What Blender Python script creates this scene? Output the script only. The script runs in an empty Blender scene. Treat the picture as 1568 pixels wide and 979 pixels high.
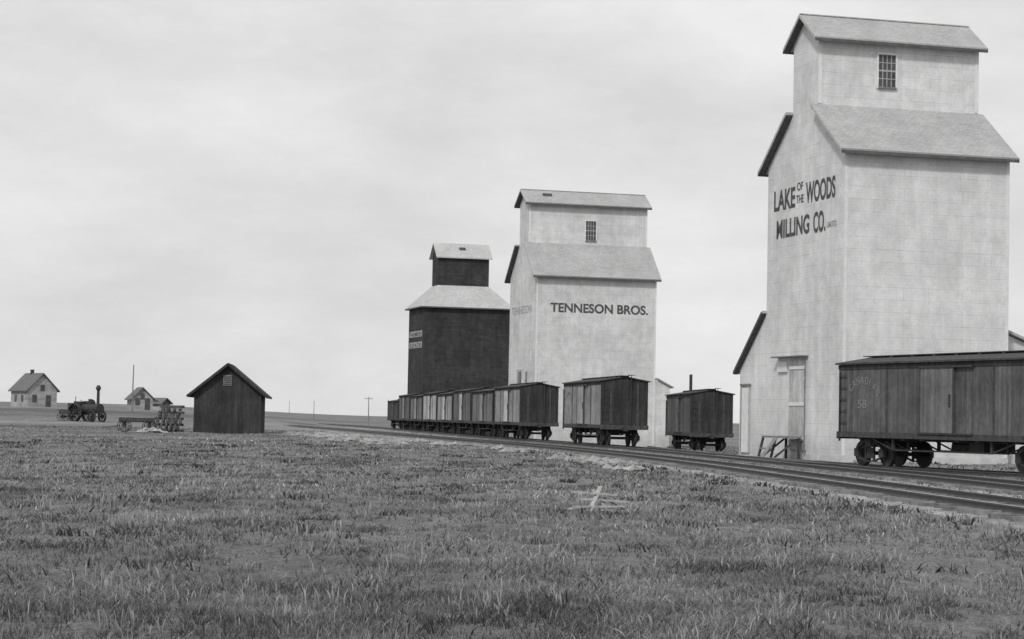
import bpy, bmesh, math, random
import numpy as np
from mathutils import Matrix, Vector
random.seed(7); np.random.seed(7)
S=bpy.context.scene
COL=S.collection

# ------------------------------------------------------------------ helpers
def sstep(a,b,v):
    t=np.clip((np.asarray(v,float)-a)/(b-a),0,1); return t*t*(3-2*t)

def nodes_of(m):
    m.use_nodes=True; nt=m.node_tree; nt.nodes.clear(); return nt

def N(nt,t,**kw):
    n=nt.nodes.new(t)
    for k,v in kw.items(): setattr(n,k,v)
    return n

def g(v,a=1.0): return (v,v,v,a)

def math_n(nt,op,a,b=None,clamp=False):
    n=nt.nodes.new('ShaderNodeMath'); n.operation=op; n.use_clamp=clamp
    for i,v in enumerate((a,b)):
        if v is None: continue
        if isinstance(v,(int,float)): n.inputs[i].default_value=v
        else: nt.links.new(v,n.inputs[i])
    return n.outputs[0]

def maprange(nt,val,a,b,c,d):
    n=nt.nodes.new('ShaderNodeMapRange')
    nt.links.new(val,n.inputs[0])
    for i,v in enumerate((a,b,c,d)): n.inputs[i+1].default_value=v
    return n.outputs[0]

def noise(nt,coord,scale,detail=5,rough=.6,vecscale=None):
    if vecscale:
        mp=N(nt,'ShaderNodeMapping'); mp.inputs['Scale'].default_value=vecscale
        nt.links.new(coord,mp.inputs[0]); coord=mp.outputs[0]
    n=N(nt,'ShaderNodeTexNoise'); n.inputs['Scale'].default_value=scale
    n.inputs['Detail'].default_value=detail; n.inputs['Roughness'].default_value=rough
    nt.links.new(coord,n.inputs['Vector']); return n.outputs[0]

def finish(nt,tone,rough=.9,bump=None,bstr=.3,bdist=.02):
    b=N(nt,'ShaderNodeBsdfPrincipled'); b.inputs['Roughness'].default_value=rough
    b.inputs['Specular IOR Level'].default_value=.2
    cc=N(nt,'ShaderNodeCombineColor')
    for i in range(3): nt.links.new(tone,cc.inputs[i])
    nt.links.new(cc.outputs[0],b.inputs['Base Color'])
    if bump is not None:
        bp=N(nt,'ShaderNodeBump'); bp.inputs['Strength'].default_value=bstr; bp.inputs['Distance'].default_value=bdist
        nt.links.new(bump,bp.inputs['Height']); nt.links.new(bp.outputs[0],b.inputs['Normal'])
    o=N(nt,'ShaderNodeOutputMaterial'); nt.links.new(b.outputs[0],o.inputs[0])

def mat_plain(name,v,var=.25,scale=3,rough=.9,vecscale=None):
    m=bpy.data.materials.new(name); nt=nodes_of(m)
    tc=N(nt,'ShaderNodeTexCoord').outputs['Object']
    n=noise(nt,tc,scale,6,.65,vecscale)
    t=maprange(nt,n,.3,.7,v*(1-var),v*(1+var))
    finish(nt,t,rough,n,.2,.01); return m

def mat_siding(name,v,bw=2.4,rh=.55,mort=.014,line=.78,blot=.1,rowvar=.02,seed=0):
    """sheet siding: courses and butt joints, blotches, weather streaks"""
    m=bpy.data.materials.new(name); nt=nodes_of(m)
    tc=N(nt,'ShaderNodeTexCoord').outputs['Object']
    ad=N(nt,'ShaderNodeVectorMath'); ad.operation='ADD'; ad.inputs[1].default_value=(seed*13.7,seed*5.1,0); nt.links.new(tc,ad.inputs[0]); nc=ad.outputs[0]
    sp=N(nt,'ShaderNodeSeparateXYZ'); nt.links.new(tc,sp.inputs[0])
    u=math_n(nt,'ADD',sp.outputs[0],sp.outputs[1])
    cb=N(nt,'ShaderNodeCombineXYZ'); nt.links.new(u,cb.inputs[0]); nt.links.new(sp.outputs[2],cb.inputs[1])
    br=N(nt,'ShaderNodeTexBrick'); br.inputs['Scale'].default_value=1
    br.inputs['Brick Width'].default_value=bw; br.inputs['Row Height'].default_value=rh
    br.inputs['Mortar Size'].default_value=mort; br.inputs['Mortar Smooth'].default_value=.6
    br.inputs['Color1'].default_value=g(1-rowvar); br.inputs['Color2'].default_value=g(1+rowvar); br.inputs['Mortar'].default_value=g(line)
    nt.links.new(cb.outputs[0],br.inputs['Vector'])
    n1=noise(nt,nc,.35,5,.62); n2=noise(nt,nc,1.0,6,.7,(2.2,2.2,.18)); n3=noise(nt,nc,7,5,.75); n4=noise(nt,nc,1.4,5,.7)
    f=maprange(nt,n1,.35,.65,1-blot,1+blot*.6)
    f2=maprange(nt,n2,.3,.75,1+blot*.5,1-blot)
    f3=maprange(nt,n3,.25,.75,.88,1.10); f4=maprange(nt,n4,.3,.7,1-blot*.7,1+blot*.5)
    t=math_n(nt,'MULTIPLY',f,f2); t=math_n(nt,'MULTIPLY',t,f3); t=math_n(nt,'MULTIPLY',t,f4)
    bwn=N(nt,'ShaderNodeRGBToBW'); nt.links.new(br.outputs[0],bwn.inputs[0])
    jf=maprange(nt,noise(nt,nc,.9,4,.7),.38,.6,.1,1.1)
    jm=math_n(nt,'SUBTRACT',1.0,bwn.outputs[0]); jm=math_n(nt,'MULTIPLY',jm,jf); jm=math_n(nt,'SUBTRACT',1.0,jm)
    t=math_n(nt,'MULTIPLY',t,jm)
    fr=math_n(nt,'FRACT',math_n(nt,'DIVIDE',sp.outputs[2],.14)); cl=maprange(nt,fr,0,.22,.94,1.0)
    t=math_n(nt,'MULTIPLY',t,cl)
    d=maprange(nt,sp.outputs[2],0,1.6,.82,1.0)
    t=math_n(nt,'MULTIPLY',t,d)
    t=math_n(nt,'MULTIPLY',t,v,True)
    finish(nt,t,.85,bwn.outputs[0],.2,.02); return m

def mat_plank(name,v,w=.15,var=.25,line=.45,axis='u'):
    m=bpy.data.materials.new(name); nt=nodes_of(m)
    tc=N(nt,'ShaderNodeTexCoord').outputs['Object']
    sp=N(nt,'ShaderNodeSeparateXYZ'); nt.links.new(tc,sp.inputs[0])
    u=math_n(nt,'ADD',sp.outputs[0],sp.outputs[1]) if axis=='u' else sp.outputs[2]
    q=math_n(nt,'DIVIDE',u,w)
    fr=math_n(nt,'FRACT',q); fl=math_n(nt,'FLOOR',q)
    wn=N(nt,'ShaderNodeTexWhiteNoise'); wn.noise_dimensions='1D'; nt.links.new(fl,wn.inputs['W'])
    pl=maprange(nt,wn.outputs[0],0,1,1-var,1+var)
    ln=maprange(nt,fr,0,.1,line,1)
    n=noise(nt,tc,2.0,6,.7,(3,3,.5)); nn=maprange(nt,n,.3,.7,1-var*1.3,1+var*1.3)
    n2=noise(nt,tc,.5,4,.6); nn2=maprange(nt,n2,.35,.65,.75,1.25)
    n3=noise(nt,tc,5,5,.7); nn3=maprange(nt,n3,.3,.7,.82,1.18)
    t=math_n(nt,'MULTIPLY',pl,ln); t=math_n(nt,'MULTIPLY',t,nn); t=math_n(nt,'MULTIPLY',t,nn2); t=math_n(nt,'MULTIPLY',t,nn3); t=math_n(nt,'MULTIPLY',t,v,True)
    finish(nt,t,.85,ln,.4,.015); return m

def mat_shingle(name,v,row=.14,con=.14):
    m=bpy.data.materials.new(name); nt=nodes_of(m)
    tc=N(nt,'ShaderNodeTexCoord').outputs['Object']
    br=N(nt,'ShaderNodeTexBrick'); br.inputs['Scale'].default_value=1
    br.inputs['Brick Width'].default_value=.28; br.inputs['Row Height'].default_value=row
    br.inputs['Mortar Size'].default_value=.01
    br.inputs['Color1'].default_value=g(1-con*.5); br.inputs['Color2'].default_value=g(1+con*.5); br.inputs['Mortar'].default_value=g(1-con*1.6)
    nt.links.new(tc,br.inputs['Vector'])
    b=N(nt,'ShaderNodeRGBToBW'); nt.links.new(br.outputs[0],b.inputs[0])
    n=noise(nt,tc,.5,6,.7); f=maprange(nt,n,.3,.7,.84,1.12)
    n2=noise(nt,tc,6,5,.7); f2=maprange(nt,n2,.3,.7,.88,1.1)
    t=math_n(nt,'MULTIPLY',b.outputs[0],f); t=math_n(nt,'MULTIPLY',t,f2); t=math_n(nt,'MULTIPLY',t,v,True)
    finish(nt,t,.9,b.outputs[0],.2,.02); return m

class MB:
    def __init__(s): s.v=[]; s.f=[]; s.m=[]; s.mats=[]
    def mi(s,mat):
        if mat not in s.mats: s.mats.append(mat)
        return s.mats.index(mat)
    def add(s,vs,fs,mat):
        o=len(s.v); s.v+= [tuple(p) for p in vs]; k=s.mi(mat)
        for f in fs: s.f.append([o+i for i in f]); s.m.append(k)
    def box(s,x0,x1,y0,y1,z0,z1,mat):
        s.add([(x0,y0,z0),(x1,y0,z0),(x1,y1,z0),(x0,y1,z0),(x0,y0,z1),(x1,y0,z1),(x1,y1,z1),(x0,y1,z1)],
              [(3,2,1,0),(4,5,6,7),(0,1,5,4),(1,2,6,5),(2,3,7,6),(3,0,4,7)],mat)
    def prism(s,prof,a0,a1,mat,axis='x'):
        n=len(prof)
        if axis=='x': P=lambda a,p:(a,p[0],p[1])
        else: P=lambda a,p:(p[0],a,p[1])
        vs=[P(a0,p) for p in prof]+[P(a1,p) for p in prof]
        fs=[tuple(range(n)),tuple(range(2*n-1,n-1,-1))]+[(i,i+n,(i+1)%n+n,(i+1)%n) for i in range(n)]
        s.add(vs,fs,mat)
    def cyl(s,p0,p1,r0,mat,n=12,r1=None):
        if r1 is None: r1=r0
        p0=Vector(p0);p1=Vector(p1); d=(p1-p0).normalized()
        a=d.orthogonal().normalized(); b=d.cross(a)
        vs=[]
        for p,r in ((p0,r0),(p1,r1)):
            for i in range(n):
                t=2*math.pi*i/n; vs.append(p+a*r*math.cos(t)+b*r*math.sin(t))
        s.add(vs,[tuple(range(n-1,-1,-1)),tuple(range(n,2*n))]+[(i,(i+1)%n,(i+1)%n+n,i+n) for i in range(n)],mat)
    def beam(s,p0,p1,w,h,mat):
        p0=Vector(p0);p1=Vector(p1); d=(p1-p0).normalized()
        up=Vector((0,0,1)) if abs(d.z)<.95 else Vector((0,1,0))
        a=d.cross(up).normalized()*w/2; b=a.cross(d).normalized()*h/2
        vs=[p0-a-b,p0+a-b,p0+a+b,p0-a+b,p1-a-b,p1+a-b,p1+a+b,p1-a+b]
        s.add(vs,[(3,2,1,0),(4,5,6,7),(0,1,5,4),(1,2,6,5),(2,3,7,6),(3,0,4,7)],mat)
    def make(s,name,parent=None,bevel=0):
        me=bpy.data.meshes.new(name); me.from_pydata(s.v,[],s.f)
        for m in s.mats: me.materials.append(m)
        me.polygons.foreach_set('material_index',s.m)
        bm=bmesh.new(); bm.from_mesh(me); bmesh.ops.recalc_face_normals(bm,faces=bm.faces); bm.to_mesh(me); bm.free()
        ob=bpy.data.objects.new(name,me); COL.objects.link(ob)
        if parent: ob.parent=parent
        if bevel:
            bv=ob.modifiers.new('bevel','BEVEL'); bv.width=bevel; bv.segments=1; bv.limit_method='ANGLE'
        return ob

def empty(name,loc,rot=0):
    e=bpy.data.objects.new(name,None); COL.objects.link(e); e.location=loc; e.rotation_euler=(0,0,rot); e.empty_display_size=.5; return e

FACE={'left':Matrix(((0,0,-1),(-1,0,0),(0,1,0))),'front':Matrix(((1,0,0),(0,0,-1),(0,1,0)))}
def text(body,parent,face,pos,width,height,mat,bold=.02,name='lettering'):
    cu=bpy.data.curves.new(name,'FONT'); cu.body=body; cu.size=1; cu.extrude=.004; cu.offset=bold
    cu.materials.append(mat)
    ob=bpy.data.objects.new(name,cu); COL.objects.link(ob)
    bpy.context.view_layer.update()
    d=ob.dimensions.copy()
    sx=width/max(d.x,.01); sy=height/max(d.y,.01)
    ob.parent=parent
    M=FACE[face].to_4x4()
    M.translation=Vector(pos)
    ob.matrix_local=M@Matrix.Diagonal((sx,sy,1,1))
    return ob

# ------------------------------------------------------------------ track alignments
def curve_fn(pts):
    ys=np.array([p[1] for p in pts],float); xs=np.array([p[0] for p in pts],float)
    m=np.gradient(xs,ys)
    def f(y):
        y=np.asarray(y,float); yy=np.clip(y,ys[0],ys[-1])
        i=np.clip(np.searchsorted(ys,yy)-1,0,len(ys)-2)
        h=ys[i+1]-ys[i]; t=(yy-ys[i])/h
        r=(2*t**3-3*t**2+1)*xs[i]+(t**3-2*t**2+t)*h*m[i]+(-2*t**3+3*t**2)*xs[i+1]+(t**3-t**2)*h*m[i+1]
        r=r+np.where(y<ys[0],(y-ys[0])*m[0],0)+np.where(y>ys[-1],(y-ys[-1])*m[-1],0)
        return r
    return f
main_x=curve_fn([(12.2,10),(10.9,25),(9.95,38),(8.7,55),(7.2,74),(5.2,92),(1.7,115),(-6,154),(-14.5,200),(-26,260),(-55,400)])
sid_x=curve_fn([(16.5,10),(15.3,25),(14.2,38),(13.0,56),(11.1,74),(9.1,92),(6.3,115),(4.55,126),(1.95,141),(-1.8,165),(-6.2,195),(-14.3,248),(-30,330),(-48,400)])
load_x=curve_fn([(33,25),(26.7,40),(22.35,50),(17.55,62),(12.95,73.4),(10.4,83),(9.2,91.5)])

def hgt(x,y):
    x=np.asarray(x,float); y=np.asarray(y,float)
    k=sstep(.06,.2,-x/np.maximum(y,1.0))
    z=k*(2.0*sstep(220,350,y)+.0033*np.maximum(y-350,0))
    low=-.75*sstep(112,172,y)*sstep(2.2,4.5,x-sid_x(y))*(1-sstep(500,900,y))
    bump=.035*np.sin(x*.9+np.sin(y*.4))+.02*np.sin(y*.55+x*.8)+.02*np.sin(x*2.1-y*1.3)
    tr=np.minimum(np.abs(x-main_x(y)),np.abs(x-sid_x(y)))
    bump=bump*sstep(1.5,4,tr)*(1-sstep(150,300,y))
    return z+low+bump
def H(x,y): return float(hgt(x,y))

class VN:
    def __init__(s,seed): s.g=np.random.RandomState(seed).rand(256,256)
    def __call__(s,x,y,sc):
        a0=.6; x,y=x*math.cos(a0)-y*math.sin(a0)*.5, x*math.sin(a0)+y*math.cos(a0)*.5
        x=x*sc+500;y=y*sc+500; i=np.floor(x).astype(int);j=np.floor(y).astype(int); a=x-i;b=y-j
        a=a*a*(3-2*a);b=b*b*(3-2*b); G=lambda p,q:s.g[p%256,q%256]
        return (G(i,j)*(1-a)+G(i+1,j)*a)*(1-b)+(G(i,j+1)*(1-a)+G(i+1,j+1)*a)*b
vn=VN(4); vn2=VN(9)
def fbm(x,y,sc): return .45*vn(x,y,sc)+.3*vn2(x,y,sc*2.1)+.25*vn(y+9,x-4,sc*4.3)

# ------------------------------------------------------------------ materials
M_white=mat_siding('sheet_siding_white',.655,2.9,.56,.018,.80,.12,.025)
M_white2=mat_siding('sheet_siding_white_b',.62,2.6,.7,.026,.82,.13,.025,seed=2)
M_dark=mat_siding('dark_painted_siding',.05,1.8,.25,.02,.6,.3,rowvar=.15)
M_trim=mat_plain('trim_white',.66,.1)
M_barge=mat_plain('barge_board_grey',.42,.2)
M_roof=mat_shingle('shingle_grey',.38)
M_roof2=mat_shingle('shingle_light',.46)
M_eave=mat_plain('eave_board_and_soffit_shade',.10,.3)  # dark eave boards, and painted shade for the soffit strips
M_paint=mat_plain('sign_paint_black',.085,.5,5)
M_paint_f=mat_plain('sign_paint_faded',.36,.2,12)
M_glass=mat_plain('window_dark',.08,.4,2,.25)
M_munt=mat_plain('muntin',.35,.2)
M_woodl=mat_plank('weathered_board',.46,.2,.12,.65)
M_woodm=mat_plain('old_timber',.2,.4,5)
M_tmb=mat_plain('creosoted_timber',.085,.5,3)
M_woodd=mat_plain('dark_timber',.065,.4,5)
M_shed=mat_plank('shed_board_dark',.042,.25,.2,.7)
M_shroof=mat_shingle('shed_roof',.055)
M_iron=mat_plain('iron',.045,.4,6,.6)
M_rail=mat_plain('rail_steel',.07,.3,6,.5)
M_railtop=mat_plain('rail_head_worn',.46,.2,6,.4)
M_tie=mat_plain('railway_tie',.19,.6,2.2)
M_house=mat_plank('house_clapboard',.33,.3,.1,.7,'z')
M_hroof=mat_shingle('house_roof',.15)
M_conc=mat_plain('foundation',.5,.2,2)
M_signb=mat_plain('sign_board_weathered',.36,.3,2)
M_let=mat_plain('car_lettering',.19,.5,8)

# ------------------------------------------------------------------ ground
def make_ground():
    ys=[-60,-30,-10,0,4]+list(np.arange(6,190,1.0)); 
    y=190.; st=1.2
    while y<9000: ys.append(y); st*=1.06; y+=st
    xp=list(np.arange(0,36,.7)); x=36.; st=.9
    while x<6000: xp.append(x); st*=1.09; x+=st
    xs=np.array([-a for a in xp[:0:-1]]+xp); ys=np.array(ys)
    X,Y=np.meshgrid(xs,ys); Z=hgt(X,Y)
    v=np.stack([X.ravel(),Y.ravel(),Z.ravel()],1)
    nx=len(xs); ny=len(ys)
    i=np.arange(nx*ny).reshape(ny,nx)
    f=np.stack([i[:-1,:-1].ravel(),i[:-1,1:].ravel(),i[1:,1:].ravel(),i[1:,:-1].ravel()],1)
    me=bpy.data.meshes.new('ground'); me.from_pydata(v.tolist(),[],f.tolist())
    tr=np.minimum(np.abs(X-main_x(Y)),np.abs(X-sid_x(Y)))
    yard=np.exp(-(((X-14)/7.)**2+((Y-88)/22.)**2))
    d=np.clip(1-sstep(1.6,4.2,tr)*1.0+.8*yard,0,1).ravel()
    strip=np.exp(-((X-(main_x(Y)-4.5))/3.5)**2)*sstep(100,140,Y)*.7
    d=np.clip(d+strip.ravel(),0,1)
    a=me.attributes.new('dirt','FLOAT','POINT'); a.data.foreach_set('value',d)
    me.polygons.foreach_set('use_smooth',[True]*len(me.polygons))
    m=bpy.data.materials.new('prairie_ground'); nt=nodes_of(m)
    tc=N(nt,'ShaderNodeTexCoord').outputs['Object']
    n1=noise(nt,tc,.3,5,.65,(1,.45,1)); n2=noise(nt,tc,2.6,8,.85,(1,.5,1)); n3=noise(nt,tc,1.0,5,.6,(.006,.028,.01)); n4=noise(nt,tc,24,5,.85,(1,.5,1))
    t=maprange(nt,n1,.3,.7,.75,1.25)
    t=math_n(nt,'MULTIPLY',t,maprange(nt,n2,.33,.67,.5,1.5))
    t=math_n(nt,'MULTIPLY',t,maprange(nt,n3,.35,.65,.66,1.35))
    t=math_n(nt,'MULTIPLY',t,maprange(nt,n4,.35,.65,.45,1.55))
    t=math_n(nt,'MULTIPLY',t,.158)
    at=N(nt,'ShaderNodeAttribute'); at.attribute_name='dirt'
    dd=math_n(nt,'MULTIPLY',at.outputs['Fac'],maprange(nt,noise(nt,tc,1.1,6,.7),.38,.6,0,1),True)
    dt=maprange(nt,n2,.3,.7,.14,.38)
    mx=N(nt,'ShaderNodeMix'); nt.links.new(dd,mx.inputs[0]); nt.links.new(t,mx.inputs[2]); nt.links.new(dt,mx.inputs[3])
    finish(nt,mx.outputs[0],.95,n2,.8,.08)
    me.materials.append(m)
    ob=bpy.data.objects.new('ground',me); COL.objects.link(ob)
make_ground()

# ------------------------------------------------------------------ grass
def in_fp(x,y,o,ang,x0,x1,y0,y1):
    c,s=math.cos(ang),math.sin(ang); dx=x-o[0]; dy=y-o[1]
    u=dx*c+dy*s; w=-dx*s+dy*c
    return (u>x0)&(u<x1)&(w>y0)&(w<y1)
EA=math.radians(15.4)
def make_grass():
    bands=[(11,20,900),(20,32,360),(32,50,140),(50,80,50),(80,130,16),(130,210,4)]
    PX=[];PY=[];PT=[]
    for a,b,dn in bands:
        w=.30*b+2; n=int(dn*(b-a)*2*w)
        x=np.random.uniform(-w,w,n); y=np.random.uniform(a,b,n)
        k=np.abs(x)<.30*y+2; PX.append(x[k]); PY.append(y[k]); PT.append(np.zeros(k.sum(),int))
    for kind,cnt in ((1,380),(2,230)):
        cy=11+100*np.random.rand(cnt)**1.5; cx=(np.random.rand(cnt)*2-1)*(.3*cy+1)
        for a,b in zip(cx,cy):
            m=np.random.randint(8,40); r=np.random.uniform(.04,.2) if kind==1 else np.random.uniform(.1,.4)
            PX.append(a+np.random.normal(0,r,m)); PY.append(b+np.random.normal(0,r*1.3,m)); PT.append(np.full(m,kind))
    # weeds along the right of way
    for fx,off in ((main_x,-2.4),(main_x,2.2),(sid_x,2.4),(load_x,-2.3)):
        for k in range(120):
            b=np.random.uniform(30,112); 
            if fx is load_x and b>88: continue
            a=float(fx(b))+off+np.random.normal(0,.5); m=np.random.randint(8,34); r=np.random.uniform(.08,.35)
            PX.append(a+np.random.normal(0,r,m)); PY.append(b+np.random.normal(0,r*1.5,m)); PT.append(np.full(m,2 if np.random.rand()<.6 else 1))
    x=np.concatenate(PX); y=np.concatenate(PY); kd=np.concatenate(PT)
    tr=np.minimum(np.minimum(np.abs(x-main_x(y)),np.abs(x-sid_x(y))),np.where((y>25)&(y<92),np.abs(x-load_x(y)),99))
    big=fbm(x,y,.22); mid=fbm(x+31,y-17,.9); sm=fbm(x-11,y+5,4.5)
    cover=np.clip((big-.5)*1.2+(mid-.5)*1.8+(sm-.5)*2.6+.62,0.05,1)
    cover=np.where(kd>0,1,cover)
    keep=(tr>.95)&(np.random.rand(len(x))<cover*np.clip(np.where(kd>0,.6,.12)+sstep(1.2,4.0,tr),0,1))
    keep&=~in_fp(x,y,(14.73,92.8),EA,-.3,9,-.3,13)
    keep&=~in_fp(x,y,(14.73,92.8),EA,-4,0,-2,13)
    x=x[keep];y=y[keep];big=big[keep];mid=mid[keep];sm=sm[keep];kd=kd[keep]
    n=len(x); z=hgt(x,y); dist=np.clip(y,12,400)
    clump=fbm(x+70,y+40,2.2)
    tall=(np.random.rand(n)<np.where(clump>.62,.05,.008))|(kd==1)
    hh=np.random.uniform(.018,.07,n)*(.5+1.1*mid)*(.6+.8*sm)*1.15
    hh=np.where(kd==2,np.random.uniform(.05,.14,n),hh)
    hh=np.where(tall,np.random.uniform(.06,.19,n),hh)
    w=np.clip(.00055*dist,.006,.09)*np.random.uniform(.5,1.5,n)
    w=np.where(kd==2,w*1.5,np.where(tall,w*.75,w))
    ang=np.random.uniform(0,2*np.pi,n); wx=np.cos(ang)*w*.5; wy=np.sin(ang)*w*.5
    la=np.random.uniform(0,2*np.pi,n); ln=hh*np.random.uniform(.1,2.2,n)*np.where(tall,.3,1); lx=np.cos(la)*ln; ly=np.sin(la)*ln
    V=np.zeros((n,5,3))
    V[:,0]=np.stack([x-wx,y-wy,z-.02],1); V[:,1]=np.stack([x+wx,y+wy,z-.02],1)
    ms=np.where(tall,1.3,.8)
    V[:,2]=np.stack([x+wx*ms+lx*.4,y+wy*ms+ly*.4,z+hh*.6],1); V[:,3]=np.stack([x-wx*ms+lx*.4,y-wy*ms+ly*.4,z+hh*.6],1)
    V[:,4]=np.stack([x+lx,y+ly,z+hh],1)
    b=np.arange(n)*5
    me=bpy.data.meshes.new('prairie_grass')
    me.vertices.add(n*5); me.vertices.foreach_set('co',V.ravel())
    loops=np.stack([b,b+1,b+2,b+3,b+3,b+2,b+4],1).ravel()
    me.loops.add(n*7); me.loops.foreach_set('vertex_index',loops.astype(np.int32))
    ls=np.stack([np.arange(n)*7,np.arange(n)*7+4],1).ravel()
    me.polygons.add(n*2); me.polygons.foreach_set('loop_start',ls.astype(np.int32))
    me.update(calc_edges=True)
    pf=fbm(x+5,y+9,.6)
    tone=np.random.uniform(.09,.30,n)*np.clip(.5+2.2*(pf-.28),.5,1.5)*(.7+.7*big)
    tone=np.where(np.random.rand(n)<.14,tone*1.8,tone)
    tone=np.where(kd==2,np.random.uniform(.04,.12,n),tone)
    tone=np.where(tall,np.random.uniform(.24,.46,n),tone)
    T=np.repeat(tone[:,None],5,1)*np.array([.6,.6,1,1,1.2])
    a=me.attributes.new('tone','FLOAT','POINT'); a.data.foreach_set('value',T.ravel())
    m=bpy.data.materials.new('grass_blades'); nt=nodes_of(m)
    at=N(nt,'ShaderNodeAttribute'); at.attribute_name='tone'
    cc=N(nt,'ShaderNodeCombineColor')
    for i in range(3): nt.links.new(at.outputs['Fac'],cc.inputs[i])
    d=N(nt,'ShaderNodeBsdfDiffuse'); tl=N(nt,'ShaderNodeBsdfTranslucent'); ms_=N(nt,'ShaderNodeMixShader'); ms_.inputs[0].default_value=.38
    nt.links.new(cc.outputs[0],d.inputs[0]); nt.links.new(cc.outputs[0],tl.inputs[0])
    nt.links.new(d.outputs[0],ms_.inputs[1]); nt.links.new(tl.outputs[0],ms_.inputs[2])
    o=N(nt,'ShaderNodeOutputMaterial'); nt.links.new(ms_.outputs[0],o.inputs[0])
    me.materials.append(m)
    ob=bpy.data.objects.new('prairie_grass',me); COL.objects.link(ob)
    print('grass blades',n)
make_grass()

# ------------------------------------------------------------------ tracks
def mat_ballast():
    m=bpy.data.materials.new('cinder_ballast'); nt=nodes_of(m)
    tc=N(nt,'ShaderNodeTexCoord').outputs['Object']
    a=noise(nt,tc,5,6,.8); b=noise(nt,tc,.6,5,.7)
    t=math_n(nt,'MULTIPLY',maprange(nt,a,.3,.7,.5,1.6),maprange(nt,b,.35,.65,.14,.40))
    finish(nt,t,.95,a,.8,.05); return m
M_ball=mat_ballast()
def make_track(fx,y0,y1,dz):
    e=empty('railway_track',(0,0,0))
    ys=np.concatenate([np.arange(y0,min(y1,180),1.5),np.arange(180,y1,4.0)]) if y1>180 else np.arange(y0,y1+.1,1.5)
    P=np.stack([fx(ys),ys],1); T=np.gradient(P,axis=0); T/=np.linalg.norm(T,axis=1)[:,None]
    Nn=np.stack([T[:,1],-T[:,0]],1)
    def sweep(name,prof,mat,jit=0):
        vs=[];fs=[];k=len(prof)
        for i in range(len(P)):
            for o,z in prof:
                j=random.uniform(-jit,jit) if abs(o)>1.5 else 0
                vs.append((P[i,0]+Nn[i,0]*(o+j),P[i,1]+Nn[i,1]*(o+j),z+dz))
        for i in range(len(P)-1):
            for j in range(k-1):
                fs.append((i*k+j,i*k+j+1,(i+1)*k+j+1,(i+1)*k+j))
        mb=MB(); mb.add(vs,fs,mat); return mb.make(name,e)
    sweep('ballast',[(-3.1,-.9),(-2.0,-.04),(-1.5,.04),(1.5,.04),(2.0,-.04),(3.1,-.9)],M_ball,.18)
    for sgn in (-1,1):
        c=.74*sgn
        sweep('rail',[(c-.06,.1),(c-.055,.125),(c-.012,.14),(c-.012,.2),(c-.035,.21),(c-.035,.245),(c+.035,.245),(c+.035,.21),(c+.012,.2),(c+.012,.14),(c+.055,.125),(c+.06,.1)],M_rail)
        sweep('rail_head',[(c-.033,.247),(c+.033,.247)],M_railtop)
    mb=MB(); y=y0
    while y<min(y1,330):
        x=float(fx(y)); d=Vector((float(fx(y+.2)-fx(y-.2)),.4)).normalized()
        nrm=Vector((d.y,-d.x)); a=random.uniform(-.04,.04); nrm=Vector((nrm.x-a*nrm.y,nrm.y+a*nrm.x))
        L0=1.24+random.uniform(-.12,.18); L1=1.24+random.uniform(-.1,.14); sh=random.uniform(-.015,.012)
        p0=(x-nrm.x*L0,y-nrm.y*L0,.055+dz+sh); p1=(x+nrm.x*L1,y+nrm.y*L1,.055+dz+sh)
        mb.beam(p0,p1,.2,.13,M_tie); y+=.62+random.uniform(-.05,.05)
    mb.make('ties',e)
make_track(main_x,8,400,0)
make_track(sid_x,8,400,.012)
make_track(load_x,26,90,.024)

# ------------------------------------------------------------------ elevators
def window(parent,x0,x1,z0,z1,yf,cols=4,rows=4,name='window'):
    mb=MB(); t=.1
    mb.box(x0-t,x0,yf-.06,yf+.02,z0-t,z1+t,M_trim); mb.box(x1,x1+t,yf-.06,yf+.02,z0-t,z1+t,M_trim)
    mb.box(x0,x1,yf-.06,yf+.02,z1,z1+t,M_trim); mb.box(x0-t*.2,x1+t*.2,yf-.11,yf+.02,z0-t,z0-.003,M_woodm)
    mb.box(x0,x1,yf-.012,yf+.02,z0,z1,M_glass)
    for i in range(1,cols):
        x=x0+(x1-x0)*i/cols; mb.box(x-.02,x+.02,yf-.03,yf-.013,z0,z1,M_munt)
    for j in range(1,rows):
        z=z0+(z1-z0)*j/rows; h=.04 if j==rows//2 else .02
        mb.box(x0,x1,yf-.036,yf-.031,z-h,z+h,M_munt)
    return mb.make(name,parent)

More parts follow.
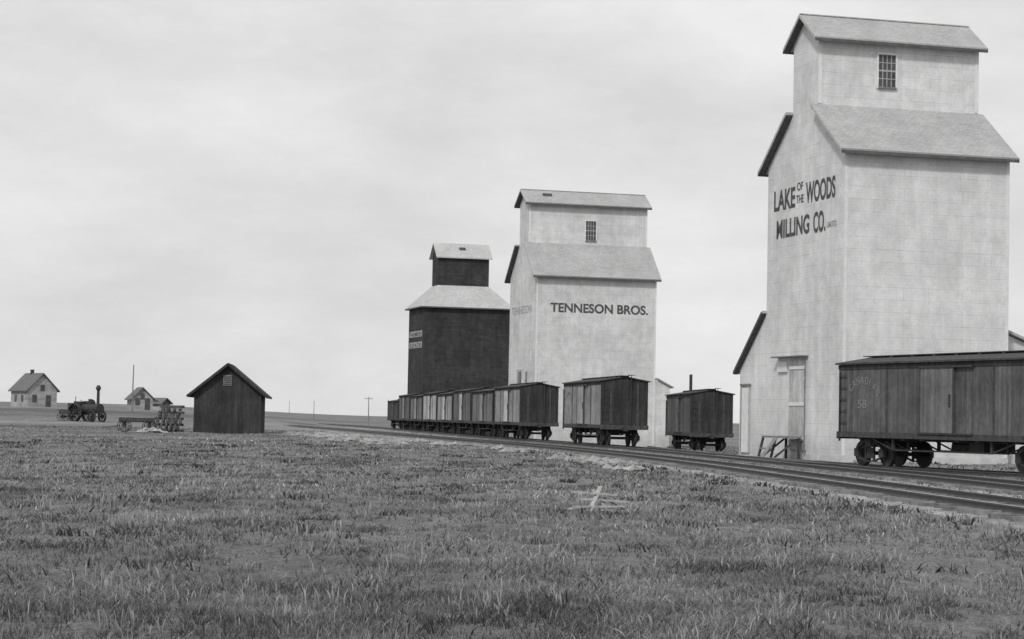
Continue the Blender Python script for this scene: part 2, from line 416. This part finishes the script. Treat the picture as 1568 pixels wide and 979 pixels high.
def gable_elevator(P0,z0,W,D,He,Hr,Hc,Hd,c0,c1,ox,mat,roofmat,win):
    e=empty('grain_elevator',(P0[0],P0[1],z0),EA)
    cm=(c0+c1)/2
    mR=(Hr-He)/c0; mR2=(Hr-He)/(D-c1)
    mb=MB()
    mb.prism([(0,0),(0,He),(c0,Hr),(c0,Hc),(cm,Hd),(c1,Hc),(c1,Hr),(D,He),(D,0)],0,W,mat,'x')
    mb.make('walls',e)
    rb=MB(); th=.13; o=.42; g0=.03
    ox2=ox*.7
    def slab(p,q):
        rb.prism([p,q,(q[0],q[1]+th),(p[0],p[1]+th)],-ox,W+ox2,roofmat,'x')
        for a,b in ((-ox+.003,-.004),(W+.004,W+ox2-.003)):
            rb.prism([(p[0],p[1]-.015),(q[0],q[1]-.015),(q[0],q[1]-.003),(p[0],p[1]-.003)],a,b,M_eave,'x')  # soffit strip: shade under the overhang put in as dark colour
    def fascia(y,z,sg):
        rb.box(-ox-.02,W+ox2+.02,min(y,y+sg*.05),max(y,y+sg*.05),z-.06,z+th-.05,M_eave)
    slab((-o,He-o*mR+g0),(c0-.004,Hr+g0)); fascia(-o,He-o*mR,-1)
    slab((D+o,He-o*mR2+g0),(c1+.004,Hr+g0)); fascia(D+o,He-o*mR2,1)
    mC=(Hd-Hc)/(cm-c0)
    slab((c0-o,Hc-o*mC+g0),(cm,Hd+g0)); fascia(c0-o,Hc-o*mC,-1)
    slab((c1+o,Hc-o*mC+g0),(cm+.002,Hd+g0)); fascia(c1+o,Hc-o*mC,1)
    rb.beam((-ox,cm,Hd+th+.04),(W+ox2,cm,Hd+th+.04),.16,.05,roofmat)
    for xx in (-ox-.02,W+ox2+.02):
        for a,b in (((-o,He-o*mR),(c0,Hr)),((D+o,He-o*mR2),(c1,Hr)),((c0-o,Hc-o*mC),(cm,Hd)),((c1+o,Hc-o*mC),(cm,Hd))):
            rb.beam((xx,a[0],a[1]+.08),(xx,b[0],b[1]+.08),.03,.13,M_barge)
    rb.make('roof',e)
    tb=MB()
    for xx in (0,W):
        tb.box(xx-.03 if xx==0 else xx-.16, xx+.16 if xx==0 else xx+.03, c0-.03,c0-.001,Hr+.2,Hc-.05,M_trim)
    tb.box(.17,W-.17,c0-.025,c0-.002,Hc-.22,Hc-.05,M_trim)
    for xx in (0,W):
        tb.box(xx-.025 if xx==0 else xx-.14, xx+.14 if xx==0 else xx+.025,-.025,-.001,.3,He-.08,M_trim)
    tb.box(-.05,W+.05,-.05,D+.05,-1.0,.28,M_conc)
    tb.make('trim_and_foundation',e)
    window(e,win[0],win[1],win[2],win[3],c0,*win[4:6])
    return e

# --- Lake of the Woods elevator
e1=gable_elevator((14.73,92.8),0,8.1,8.94,14.08,16.25,19.62,20.66,3.05,6.0,.36,M_white,M_roof,(2.98,3.85,17.4,18.9,4,4))
T=lambda s,y,z,w,h,m=M_paint,b=.025: text(s,e1,'left',(-.012,y,z),w,h,m,b)
T('LAKE',8.2,11.9,2.55,.98)
T('OF',5.4,12.62,.7,.38,M_paint,.008); T('THE',5.45,12.02,.85,.38,M_paint,.008)
T('WOODS',4.3,11.95,3.3,1.0)
T('MILLING',7.85,10.55,3.9,.9); T('CO.',3.45,10.5,1.35,.98); T('LIMITED',1.95,10.6,1.1,.26,M_paint_f,.008)
ab=MB()
D=8.94
ab.prism([(D+.003,-.6),(D+.003,6.95),(12.3,4.3),(12.3,-.6)],.01,8.0,M_white,'x'); 
ab.make('rear_annex_walls',e1)
ab=MB()
sl=(6.95-4.3)/(12.3-D)
ab.prism([(D+.003,7.0),(12.62,4.3-.32*sl+.05),(12.62,4.3-.32*sl+.17),(D+.003,7.12)],-.22,8.2,M_roof,'x')
ab.prism([(D+.003,6.98),(12.62,4.3-.32*sl+.03),(12.62,4.3-.32*sl+.045),(D+.003,6.995)],-.21,-.003,M_eave,'x')  # annex soffit strip, dark colour standing in for overhang shade
ab.beam((-.24,D+.05,7.02),(-.24,12.63,4.3-.33*sl+.1),.03,.14,M_eave)
ab.make('rear_annex_roof',e1)
ab=MB()
ab.prism([(8.105,-.5),(8.105,6.2),(12.6,4.5),(12.6,-.5)],1.2,8.4,M_white,'y')
ab.make('driveway_shed_walls',e1)
ab=MB()
ab.prism([(8.105,6.25),(13.0,4.42),(13.0,4.54),(8.105,6.37)],.9,8.7,M_roof,'y')
ab.make('driveway_shed_roof',e1)
db=MB()
db.box(-.09,-.002,3.95,5.85,.45,4.65,M_woodl)
db.box(-.13,-.091,3.9,3.98,.3,4.7,M_woodm)
for z in (.9,2.5,4.2): db.box(-.125,-.092,4.0,5.78,z,z+.16,M_trim)
db.box(-.4,-.001,3.8,7.4,4.78,4.84,M_woodm)
db.box(-.1,-.002,6.15,7.3,4.1,4.6,M_trim)
db.box(-.07,-.002,10.9,11.9,.2,3.4,M_trim); db.box(-.09,-.071,10.84,10.92,.2,3.5,M_barge); db.box(-.09,-.071,11.86,11.94,.2,3.5,M_woodm); db.box(-.12,-.001,10.8,12.0,3.5,3.6,M_woodm)
db.make('doors',e1,.006)
tb=MB()
tb.box(-1.5,-.2,4.0,5.7,1.0,1.09,M_woodm)
for yy in (4.1,5.6):
    tb.beam((-1.45,yy,1.0),(-1.7,yy,0),.1,.1,M_woodd); tb.beam((-.3,yy,1.0),(-.3,yy,0),.1,.1,M_woodd); tb.beam((-1.5,yy,.1),(-.4,yy,.95),.08,.08,M_woodd)
tb.beam((-1.6,4.1,.5),(-1.6,5.6,.5),.08,.08,M_woodm)
tb.beam((-1.5,3.9,1.05),(-2.4,3.6,.02),.25,.05,M_woodm)
tb.make('loading_platform',e1)

# --- Tenneson Bros elevator
zb=-.72
e2=gable_elevator((2.08,180.0),zb,10.9,8.6,14.3-zb,16.95-zb,20.75-zb,21.75-zb,2.8,5.8,.42,M_white2,M_roof,(5.2,6.15,17.5-zb,19.2-zb,4,4))
text('TENNESON BROS.',e2,'front',(1.28,-.012,10.95-zb),8.9,.82,M_paint,.028)
text('TENNESON',e2,'left',(-.012,7.9,10.9-zb),6.4,.7,M_paint_f,.01)
ab=MB()
ab.prism([(10.905,-.4),(10.905,6.0),(12.1,5.4),(12.1,-.4)],-.6,6.5,M_white2,'y'); ab.prism([(10.905,6.03),(12.4,5.28),(12.4,5.4),(10.905,6.15)],-.8,6.7,M_roof,'y')
ab.make('side_annex',e2)
ab=MB(); ab.box(-.08,-.002,3.9,5.6,5.0,6.7,M_woodl); ab.box(-.12,-.081,4.1,4.9,5.2,6.5,M_glass); ab.box(-.1,-.002,2.5,2.75,.3,6.5,M_woodm)
ab.make('spout_door',e2)
hb=MB(); hb.box(1.4,2.2,3.35,3.6,21.75-zb-.45,21.75-zb-.2,M_eave); hb.make('roof_hatch',e2)

# --- dark hip roofed elevator
def dark_elevator():
    z0=-.4; e=empty('grain_elevator',(-10.33,245,z0),EA)
    W,D=10.5,8.0; He=14.65-z0; Hr=17.15-z0; Hc=20.85-z0; Hd=22.3-z0
    x0,x1,y0,y1=2.2,8.4,2.4,5.6
    mb=MB(); mb.box(0,W,0,D,0,He,M_dark); mb.box(x0,x1,y0,y1,He,Hc,M_dark)
    ym=(y0+y1)/2; mb.prism([(y0,Hc+.001),(ym,Hd-.02),(y1,Hc+.001)],x0,x1,M_dark,'x')
    mb.make('walls',e)
    o=.45; r=MB(); zl=He-.2; th=.16
    A=[(-o,-o,zl),(W+o,-o,zl),(W+o,D+o,zl),(-o,D+o,zl)]; B=[(x0-.02,y0-.02,Hr),(x1+.02,y0-.02,Hr),(x1+.02,y1+.02,Hr),(x0-.02,y1+.02,Hr)]
    up=lambda L:[(a,b,c+th) for a,b,c in L]
    r.add(A+B,[(i,(i+1)%4,(i+1)%4+4,i+4) for i in range(4)],M_roof2)
    r.add(up(A)+up(B),[(i,(i+1)%4,(i+1)%4+4,i+4) for i in range(4)],M_roof2)
    r.add(A+up(A),[(i,(i+1)%4,(i+1)%4+4,i+4) for i in range(4)],M_eave)
    s=(Hd-Hc)/(ym-y0); oo=.35
    r.prism([(y0-oo,Hc-oo*s+.02),(ym,Hd+.02),(ym,Hd+th),(y0-oo,Hc-oo*s+th)],x0-.35,x1+.35,M_roof2,'x')
    r.prism([(y1+oo,Hc-oo*s+.02),(ym+.002,Hd+.02),(ym+.002,Hd+th),(y1+oo,Hc-oo*s+th)],x0-.35,x1+.35,M_roof2,'x')
    r.box(4.9,5.6,3.0,3.3,Hd-.62,Hd-.35,M_eave)
    r.make('roof',e)
    t=MB()
    t.box(-.03,-.002,.8,7.4,10.2,10.9,M_signb); t.box(-.03,-.002,.8,7.4,11.5,12.2,M_signb)
    t.make('sign_boards',e)
    text('ELEVATOR',e,'left',(-.04,7.1,10.3),6.0,.5,M_tmb,.01); text('FARMERS',e,'left',(-.04,7.1,11.6),6.0,.5,M_tmb,.01)
dark_elevator()

# ------------------------------------------------------------------ railway cars
def boxcar(cx,cy,ang,L=11.0,side=.14,door=.24,end=.035,z=.26,letter=None,stack=False,hh=2.42,seed=0):
    rnd=random.Random(seed)
    e=empty('railway_boxcar',(cx,cy,z),ang)
    ms=mat_plank('car_side',side,.13,.2,.5); md=mat_plank('car_door',door,.13,.14,.6); me_=mat_plank('car_end',end,.13,.25,.5)
    W=2.7; w=W/2; zb=1.12; zt=zb+hh; l=L/2
    b=MB()
    b.box(-l,l,-w+.02,w-.02,zb+.005,zt,ms)
    b.box(l+.001,l+.02,-w+.02,w-.02,zb,zt,me_); b.box(-l-.02,-l-.001,-w+.02,w-.02,zb,zt,me_)
    b.prism([(-w+.02,zt+.001),(0,zt+.24),(w-.02,zt+.001)],-l-.02,l+.02,me_,'x')
    b.make('body',e)
    r=MB()
    r.prism([(-w-.1,zt-.01),(0,zt+.25),(0,zt+.3),(-w-.1,zt+.05)],-l-.1,l+.1,M_woodd,'x')
    r.prism([(w+.1,zt-.01),(.001,zt+.25),(.001,zt+.3),(w+.1,zt+.05)],-l-.1,l+.1,M_woodd,'x')
    r.box(-l-.2,l+.2,-.25,.25,zt+.31,zt+.34,M_woodd)
    k=-l+.3
    while k<l: r.box(k,k+.08,-.3,.3,zt+.24,zt+.31,M_woodd); k+=1.3
    if stack: r.cyl((-1.5,-.3,zt),(-1.5,-.3,zt+1.35),.1,M_iron,8)
    r.make('roof',e)
    f=MB()
    f.box(-l-.03,l+.03,-w-.035,-w+.02,zb-.16,zb+.03,M_woodd); f.box(-l-.03,l+.03,w-.02,w+.035,zb-.16,zb+.03,M_woodd)
    f.box(-l-.02,l+.02,-w-.012,-w+.02,zt-.17,zt-.02,me_)
    f.box(-l-.12,-l-.021,-w,w,zb-.22,zb+.02,M_woodd); f.box(l+.021,l+.12,-w,w,zb-.22,zb+.02,M_woodd)
    for y in (-.4,.4): f.box(-l,l,y-.1,y+.1,zb-.25,zb,M_woodd)
    f.box(l+.12,l+.6,-.1,.1,zb-.3,zb-.08,M_iron); f.box(-l-.6,-l-.12,-.1,.1,zb-.3,zb-.08,M_iron)
    for y in (-w+.15,-.6,.6,w-.15):
        q=l-1.9
        f.beam((-q,y,zb-.16),(-q+1.4,y,zb-.55),.045,.045,M_iron); f.beam((-q+1.4,y,zb-.55),(q-1.4,y,zb-.55),.045,.045,M_iron); f.beam((q-1.4,y,zb-.55),(q,y,zb-.16),.045,.045,M_iron)
        for xx in (-q+1.4,q-1.4): f.box(xx-.06,xx+.06,y-.04,y+.04,zb-.55,zb,M_iron)
    for xx in (-2.1,-1.0,1.0,2.1): f.box(xx-.1,xx+.1,-w+.05,w-.05,zb-.22,zb-.001,M_woodd)
    f.cyl((-.9,0,.72),(.3,0,.72),.2,M_iron,10)
    f.box(.7,1.5,-.6,.6,.55,.95,M_iron)
    f.make('underframe',e)
    d=MB(); dw=.92
    d.box(-dw,dw,-w-.055,-w+.018,zb+.06,zt-.2,md)
    for xx in (-dw-.05,dw): d.box(xx,xx+.06,-w-.07,-w+.018,zb+.03,zt-.17,M_woodd)
    d.box(-dw-.1,dw*2.2,-w-.09,-w-.013,zt-.2,zt-.13,M_iron); d.box(-dw-.1,dw*2.2,-w-.08,-w-.013,zb+.0,zb+.055,M_iron)
    d.box(dw-.2,dw-.12,-w-.085,-w-.056,zb+.9,zb+1.3,M_iron)
    for q in (-.5,.5):
        d.box(q*l-.05,q*l+.05,-w+.0,-w+.016,zb+.03,zt-.17,M_woodd)
    for zz in (.35,.75,1.15,1.55,1.95):
        d.box(-l+.12,-l+.55,-w-.05,-w-.03,zb+zz,zb+zz+.03,M_iron); d.box(l+.03,l+.05,-w+.15,-w+.6,zb+zz,zb+zz+.03,M_iron)
    d.box(-l+.1,-l+.13,-w-.05,-w+.018,zb-.3,zb+2.1,M_iron)
    for yy in (-.75,.75): d.box(l+.021,l+.05,yy-.06,yy+.06,zb+.05,zt-.1,M_woodd)
    d.cyl((l+.15,.35,zb-.1),(l+.15,.35,zt+.35),.02,M_iron,6); d.cyl((l+.15,.35,zt+.35),(l+.15,.35,zt+.38),.2,M_iron,12)
    d.make('door_and_fittings',e)
    t=MB()
    for tx in (-l+1.45,l-1.45):
        for ax in (-.78,.78):
            t.cyl((tx+ax,-.9,.42),(tx+ax,.9,.42),.07,M_iron,8)
            for sy in (-1,1):
                t.cyl((tx+ax,sy*.70,.42),(tx+ax,sy*.80,.42),.43,M_iron,20); t.cyl((tx+ax,sy*.67,.42),(tx+ax,sy*.71,.42),.46,M_iron,20)
                t.box(tx+ax-.13,tx+ax+.13,sy*.93-.1,sy*.93+.1,.3,.58,M_iron)
        for sy in (-1,1):
            y=sy*.95
            t.beam((tx-.78,y,.6),(tx-.25,y,.86),.08,.06,M_iron); t.beam((tx+.78,y,.6),(tx+.25,y,.86),.08,.06,M_iron); t.beam((tx-.25,y,.86),(tx+.25,y,.86),.08,.06,M_iron)
            t.beam((tx-.78,y,.3),(tx-.25,y,.16),.08,.05,M_iron); t.beam((tx+.78,y,.3),(tx+.25,y,.16),.08,.05,M_iron); t.beam((tx-.25,y,.16),(tx+.25,y,.16),.08,.05,M_iron)
            for xx in (-.25,.25): t.box(tx+xx-.03,tx+xx+.03,y-.04,y+.04,.16,.86,M_iron)
            for xx in (-.12,0,.12): t.cyl((tx+xx,y,.25),(tx+xx,y,.62),.055,M_iron,8)
        t.box(tx-.18,tx+.18,-1.05,1.05,.64,.9,M_woodd)
    t.make('trucks',e)
    if letter:
        a,bn=letter
        n=len(a); R=1.15; cxx=-l+1.55; cz=zt-1.55
        for i,ch in enumerate(a):
            th=math.radians(140-100*i/(n-1))
            ob=text(ch,e,'front',(0,0,0),.16,.24,M_let,.02)
            M=FACE['front'].to_4x4(); M.translation=Vector((cxx+R*math.cos(th)*.85,-w-.0,cz+R*math.sin(th)*.75))
            rot=Matrix.Rotation(th-math.pi/2,4,'Z')
            ob.matrix_local=Matrix.Translation((0,.012,0))@M@rot@Matrix.Diagonal((.3,.38,1,1))
        text(bn,e,'front',(cxx-.35,-w+.013,zb+.85),.6,.3,M_let,.02)
    return e

def car_on(fx,ynear,L,**kw):
    yc=ynear+L/2
    xa=float(fx(yc-L*.35)); xb=float(fx(yc+L*.35)); 
    ang=math.atan2(-(L*.7),(xa-xb))
    return boxcar((xa+xb)/2,yc,ang,L,**kw)
car_on(load_x,62.0,12.2,side=.105,door=.16,end=.05,z=.28,hh=2.36,letter=('CANADIAN','58'),seed=1)
car_on(sid_x,115.2,11,side=.24,door=.34,end=.042,letter=('CANADIAN','53'),seed=2)
specs=[(.26,.55,.042),(.16,.30,.035),(.13,.5,.045),(.30,.6,.035),(.40,.55,.035),(.16,.35,.035),(.12,.3,.035)]
yy=141.
for i,(a,b_,c) in enumerate(specs):
    car_on(sid_x,yy,11,side=a,door=b_,end=c,hh=2.42-(.15 if i%2 else 0),seed=3+i); yy+=12.15
car_on(sid_x,yy,11,side=.06,door=.1,end=.03,hh=1.9,seed=12)
boxcar(12.05,134,math.atan2(-11,.62),11,side=.10,door=.14,end=.045,z=-.16,stack=True,seed=20)
sp=curve_fn([(12.9,118),(12.6,124),(12.05,134),(11.4,146),(10.9,156)])
make_track(sp,119,156,-.41)

# ------------------------------------------------------------------ dark shed, left
def shed():
    x,y=-22.7,168; e=empty('wooden_shed',(x,y,H(x,y)-.02),math.radians(4))
    W=5.35;L=7;h=3.35;p=5.55
    mb=MB(); mb.prism([(-W/2,-.2),(-W/2,h),(0,p),(W/2,h),(W/2,-.2)],0,L,M_shed,'y'); mb.make('walls',e)
    r=MB(); s=(p-h)/(W/2); o=.55
    for sg in (-1,1):
        r.prism([(sg*(W/2+o),h-o*s+.03),(0,p+.03),(0,p+.17),(sg*(W/2+o),h-o*s+.17)],-.45,L+.45,M_shroof,'y')
        r.beam((sg*(W/2+o),-.47,h-o*s+.08),(0,-.47,p+.08),.05,.2,M_shed)
    r.make('roof',e)
    t=MB(); t.box(-.38,.3,-.05,-.002,3.9,4.75,M_woodm)
    for k in range(5): t.box(-.33,.25,-.08,-.051,3.97+k*.15,4.04+k*.15,M_woodd)
    t.box(-.9,.9,-.05,-.002,0,2.4,M_shed)
    for xx in (-.9,.82): t.box(xx,xx+.08,-.07,-.051,0,2.45,M_shed)
    for xx in (-W/2,W/2-.12): t.box(xx,xx+.12,-.03,-.001,-.1,h-.1,M_shroof)
    t.make('door_and_vent',e)
shed()

def tie_stack():
    x,y=-27.0,167; e=empty('stacked_railway_ties',(x,y,H(x,y)),math.radians(8))
    rnd=random.Random(8)
    mb=MB(); 
    for k in range(9):
        z=.12+k*.24
        for i in range(6):
            j=rnd.uniform(-.12,.12)
            if k%2==0: mb.box(-1.6+k*.1+j,.9+j,-.9+i*.4,-.68+i*.4,z-.12,z+.09,M_tmb if (i+k)%3 else M_woodd)
            else:
                xx=-1.5+k*.1+i*.45
                if xx<.75: mb.box(xx,xx+.22,-1+j,1.3+j,z-.12,z+.09,M_woodd if i%2 else M_tmb)
    for k in range(5): mb.beam((-1.2+k*.35,-1.2,.1),(-.9+k*.4,-1.0+k*.1,1.6+rnd.uniform(0,.5)),.16,.1,M_tmb)
    mb.make('ties',e,.01)
tie_stack()

def wagon():
    x,y=-28.5,160; e=empty('flat_wagon',(x,y,H(x,y)),math.radians(5))
    mb=MB(); mb.box(-1.3,1.3,-.8,.8,.75,.85,M_woodd); mb.box(-1.3,1.3,-.85,-.78,.86,1.1,M_woodd); mb.box(-1.3,1.3,.78,.85,.86,1.1,M_woodd)
    mb.make('bed',e)
    w=MB()
    for xx in (-.95,.95):
        for yy in (-.85,.85):
            for i in range(16):
                a=2*math.pi*i/16;b=2*math.pi*(i+1)/16
                w.beam((xx+.45*math.cos(a),yy,.46+.45*math.sin(a)),(xx+.45*math.cos(b),yy,.46+.45*math.sin(b)),.06,.05,M_woodd)
                if i%2==0: w.beam((xx,yy,.46),(xx+.45*math.cos(a),yy,.46+.45*math.sin(a)),.04,.04,M_woodd)
        w.beam((xx,-.85,.46),(xx,.85,.46),.08,.08,M_woodd); w.box(xx-.1,xx+.1,-.6,.6,.5,.75,M_woodd)
    w.beam((-1.3,0,.5),(-2.6,0,.25),.08,.08,M_tmb)
    w.make('wheels',e)
wagon()

def rubble(name,pts,mat,hmax,smin=.1,smax=.3):
    rnd=random.Random(5); mb=MB()
    for (x,y,r) in pts:
        for k in range(26):
            a=rnd.uniform(0,6.28); d=r*math.sqrt(rnd.random()); px=x+d*math.cos(a)*1.6; py=y+d*math.sin(a)
            s=rnd.uniform(smin,smax); zc=H(px,py)+max(0,hmax*(1-d/r))*.8
            vs=[];
            for ux,uy,uz in ((1,0,0),(-1,0,0),(0,1,0),(0,-1,0),(0,0,1),(0,0,-1)):
                q=s*rnd.uniform(.7,1.3); vs.append((px+ux*q*1.3,py+uy*q,zc+uz*q*.7))
            mb.add(vs,[(0,2,4),(2,1,4),(1,3,4),(3,0,4),(2,0,5),(1,2,5),(3,1,5),(0,3,5)],mat)
    return mb.make(name)
M_rub=mat_plain('pale_rubble',.33,.5,1.5)
rubble('rubble_heap',[(-27.0,158,.7),(-27.6,158.5,.4)],M_rub,.4)
rnd=random.Random(3)
pp=[]
for k in range(46):
    yy_=rnd.uniform(120,180); pp.append((float(main_x(yy_))-3.3-rnd.random()*5.5,yy_,rnd.uniform(.4,1.1)))
for k in range(14):
    yy_=rnd.uniform(70,118); pp.append((float(main_x(yy_))-2.5-rnd.random()*1.5,yy_,rnd.uniform(.3,.6)))
M_rub2=mat_plain('trackside_spoil',.27,.55,1.5)
rubble('trackside_spoil_bank',pp,M_rub2,.16,.06,.24)

# ------------------------------------------------------------------ distant houses
def house(x,y,ang,W,L,h,p,chim=True):
    e=empty('farm_house',(x,y,H(x,y)-.1),ang)
    mb=MB(); mb.prism([(-W/2,-.3),(-W/2,h),(0,p),(W/2,h),(W/2,-.3)],0,L,M_house,'y'); mb.make('walls',e)
    r=MB(); s=(p-h)/(W/2); o=.4
    for sg in (-1,1): r.prism([(sg*(W/2+o),h-o*s+.03),(0,p+.03),(0,p+.2),(sg*(W/2+o),h-o*s+.2)],-.4,L+.4,M_hroof,'y')
    if chim: r.box(-.25,.25,L*.6,L*.6+.5,p-.5,p+.8,M_woodd)
    r.make('roof_and_chimney',e)
    t=MB(); t.box(-.35,.35,-.06,-.002,h-.2,h+.8,M_glass); t.box(-W*.34,-W*.34+.8,-.06,-.002,.9,2.1,M_glass); t.box(W*.12,W*.12+.9,-.06,-.002,0,2.1,M_glass)
    for yy in (L*.25,L*.65): t.box(-W/2-.05,-W/2-.002,yy,yy+.9,.9,2.1,M_glass)
    t.make('windows_and_door',e)
house(-78.3,350,math.radians(36),5.2,7,3.0,5.6)
house(-63.3,360,math.radians(24),3.6,3.5,2.1,3.8,False)
house(-63.4,385,math.radians(60),2.6,3,1.5,2.3,False)

# ------------------------------------------------------------------ poles
def pole(x,y,h,arm=True,lean=0):
    e=empty('telegraph_pole',(x,y,H(x,y))); e.rotation_euler=(0,lean,0)
    mb=MB(); mb.cyl((0,0,-.3),(0,0,h),.12,M_woodm,8,.07)
    if arm:
        mb.beam((-.8,0,h-.4),(.8,0,h-.4),.09,.1,M_woodm)
        for k in (-.7,-.3,.3,.7): mb.cyl((k,0,h-.34),(k,0,h-.2),.04,M_glass,6)
    mb.make('post_and_arm',e)
pole(-54.2,300,7.0,False,.01)
pole(-27,400,6.0,True,-.015)
pole(-60,640,6.0,False); pole(-95,900,6.5,False)

# ------------------------------------------------------------------ steam traction engine
def engine():
    x,y=-50.3,250; e=empty('steam_traction_engine',(x,y,H(x,y)),math.radians(140))
    b=MB()
    b.cyl((-1.9,0,1.55),(1.0,0,1.55),.55,M_iron,16); b.cyl((-2.1,0,1.55),(-1.88,0,1.55),.6,M_iron,16)
    b.box(.9,2.1,-.65,.65,.8,2.4,M_iron); b.box(2.1,3.1,-.8,.8,.9,1.1,M_woodd); b.box(2.3,3.1,-.75,.75,1.1,2.2,M_woodd)
    b.cyl((-.2,.0,2.0),(-.2,0,2.7),.24,M_iron,10); b.cyl((.3,-.3,2.25),(1.3,-.3,2.25),.22,M_iron,10)
    b.make('boiler',e)
    c=MB(); c.cyl((-1.65,0,1.9),(-1.65,0,3.7),.19,M_iron,12,.17); c.cyl((-1.65,0,3.7),(-1.65,0,4.0),.18,M_iron,12,.33); c.cyl((-1.65,0,4.0),(-1.65,0,4.35),.33,M_iron,12,.18); c.make('smokestack',e)
    w=MB()
    def wheel(xx,yy,r,wd):
        n=20
        for i in range(n):
            a=2*math.pi*i/n;bb=2*math.pi*(i+1)/n
            w.beam((xx+r*math.cos(a),yy,r+r*math.sin(a)),(xx+r*math.cos(bb),yy,r+r*math.sin(bb)),wd,.09,M_iron)
            if i%2==0: w.beam((xx,yy,r),(xx+r*math.cos(a),yy,r+r*math.sin(a)),.07,.06,M_iron)
        w.cyl((xx,yy-.2,r),(xx,yy+.2,r),.18,M_iron,8)
    for yy in (-1,1): wheel(1.4,yy,1.05,.45); wheel(-1.5,yy*.8,.65,.25)
    w.beam((1.4,-1,.95),(1.4,1,.95),.12,.12,M_iron); w.beam((-1.5,-.8,.6),(-1.5,.8,.6),.1,.1,M_iron)
    w.cyl((.4,-.75,2.1),(.4,-.87,2.1),.55,M_iron,16)
    w.make('wheels',e)
    r=MB(); r.beam((2.2,.3,1.1),(2.2,.3,3.0),.06,.06,M_iron); r.beam((1.6,-.5,2.3),(2.4,-.5,2.6),.05,.05,M_iron); r.make('steering_post',e)
engine()
def implement():
    x,y=-53.2,252; e=empty('farm_wagon',(x,y,H(x,y)),math.radians(-10))
    b=MB(); b.prism([(-.9,.75),(.9,.75),(1.0,1.35),(-1.0,1.35)],-.6,.6,M_woodd,'y')
    b.beam((-1,0,.5),(1,0,.5),.1,.1,M_woodd); b.make('box',e)
    w=MB()
    for xx in (-.65,.65):
        for yy in (-.75,.75):
            for i in range(14):
                a=2*math.pi*i/14;bb=2*math.pi*(i+1)/14
                w.beam((xx+.45*math.cos(a),yy,.45+.45*math.sin(a)),(xx+.45*math.cos(bb),yy,.45+.45*math.sin(bb)),.07,.06,M_woodd)
                if i%2==0: w.beam((xx,yy,.45),(xx+.45*math.cos(a),yy,.45+.45*math.sin(a)),.05,.05,M_woodd)
        w.beam((xx,-.75,.5),(xx,.75,.5),.08,.3,M_woodd)
    w.make('wheels',e)
implement()

# ------------------------------------------------------------------ broken boards in the grass
def boards():
    x,y=1.62,37; e=empty('broken_board_pile',(x,y,H(x,y)),.1)
    m=mat_plain('bleached_board',.36,.4,6)
    b=MB()
    b.beam((-.5,0,.36),(.3,.1,.31),.13,.03,m); b.beam((-.38,.05,.24),(.5,-.05,.2),.12,.03,m); b.beam((-.48,-.1,.1),(.42,.0,.12),.12,.03,m)
    b.beam((-.22,-.15,-.02),(.02,.1,.46),.09,.03,m); b.beam((.2,-.1,-.02),(-.12,.12,.40),.08,.03,m); b.beam((-.3,.2,.02),(.15,-.3,.06),.12,.03,m); b.beam((.1,.1,.26),(.55,.3,.03),.1,.03,m)
    b.beam((.0,-.25,.0),(.48,-.2,.05),.14,.03,m); b.beam((-.6,.3,.04),(-.1,.25,.1),.12,.03,m)
    b.make('boards',e)
boards()

# ------------------------------------------------------------------ sky, sun
sun_h=Vector((-.38,-.925)).normalized(); elev=math.radians(43)
d=Vector((sun_h.x*math.cos(elev),sun_h.y*math.cos(elev),math.sin(elev)))
sl_=bpy.data.lights.new('sun','SUN'); sl_.energy=2.0; sl_.angle=math.radians(6); sl_.color=(1,.995,.985)
so=bpy.data.objects.new('sun',sl_); COL.objects.link(so); so.rotation_euler=d.to_track_quat('Z','Y').to_euler(); so.location=(0,-20,60)
w=bpy.data.worlds.new('World'); S.world=w; w.use_nodes=True; nt=w.node_tree; nt.nodes.clear()
sk=N(nt,'ShaderNodeTexSky'); sk.sky_type='NISHITA'; sk.sun_disc=False; sk.sun_elevation=elev
sk.sun_rotation=math.atan2(sun_h.x,sun_h.y); sk.dust_density=4
bw=N(nt,'ShaderNodeRGBToBW'); nt.links.new(sk.outputs[0],bw.inputs[0])
tc=N(nt,'ShaderNodeTexCoord').outputs['Generated']
mp=N(nt,'ShaderNodeMapping'); mp.inputs['Scale'].default_value=(1.0,1.0,2.6); mp.inputs['Rotation'].default_value=(0,math.radians(28),0); nt.links.new(tc,mp.inputs[0])
n1=noise(nt,mp.outputs[0],5.5,6,.55); n2=noise(nt,mp.outputs[0],30,7,.75)
c=maprange(nt,n1,.34,.66,7.2,8.9); c2=maprange(nt,n2,.3,.7,.97,1.03)
c=math_n(nt,'MULTIPLY',c,c2)
mx=N(nt,'ShaderNodeMix'); mx.inputs[0].default_value=.92; nt.links.new(bw.outputs[0],mx.inputs[2]); nt.links.new(c,mx.inputs[3])
cc=N(nt,'ShaderNodeCombineColor')
for i in range(3): nt.links.new(mx.outputs[0],cc.inputs[i])
bg=N(nt,'ShaderNodeBackground'); bg.inputs[1].default_value=.1; nt.links.new(cc.outputs[0],bg.inputs[0])
o=N(nt,'ShaderNodeOutputWorld'); nt.links.new(bg.outputs[0],o.inputs[0])

# ------------------------------------------------------------------ camera
cam=bpy.data.cameras.new('camera'); co=bpy.data.objects.new('camera',cam); COL.objects.link(co)
cam.sensor_width=36; cam.lens=73.5; cam.clip_end=20000; cam.clip_start=.1
M=Matrix.Rotation(math.radians(90+2.71),4,'X')@Matrix.Rotation(.020,4,'Z'); M.translation=Vector((0,0,1.65))
co.matrix_world=M
S.camera=co
S.view_settings.view_transform='Standard'; S.view_settings.look='None'; S.view_settings.exposure=0
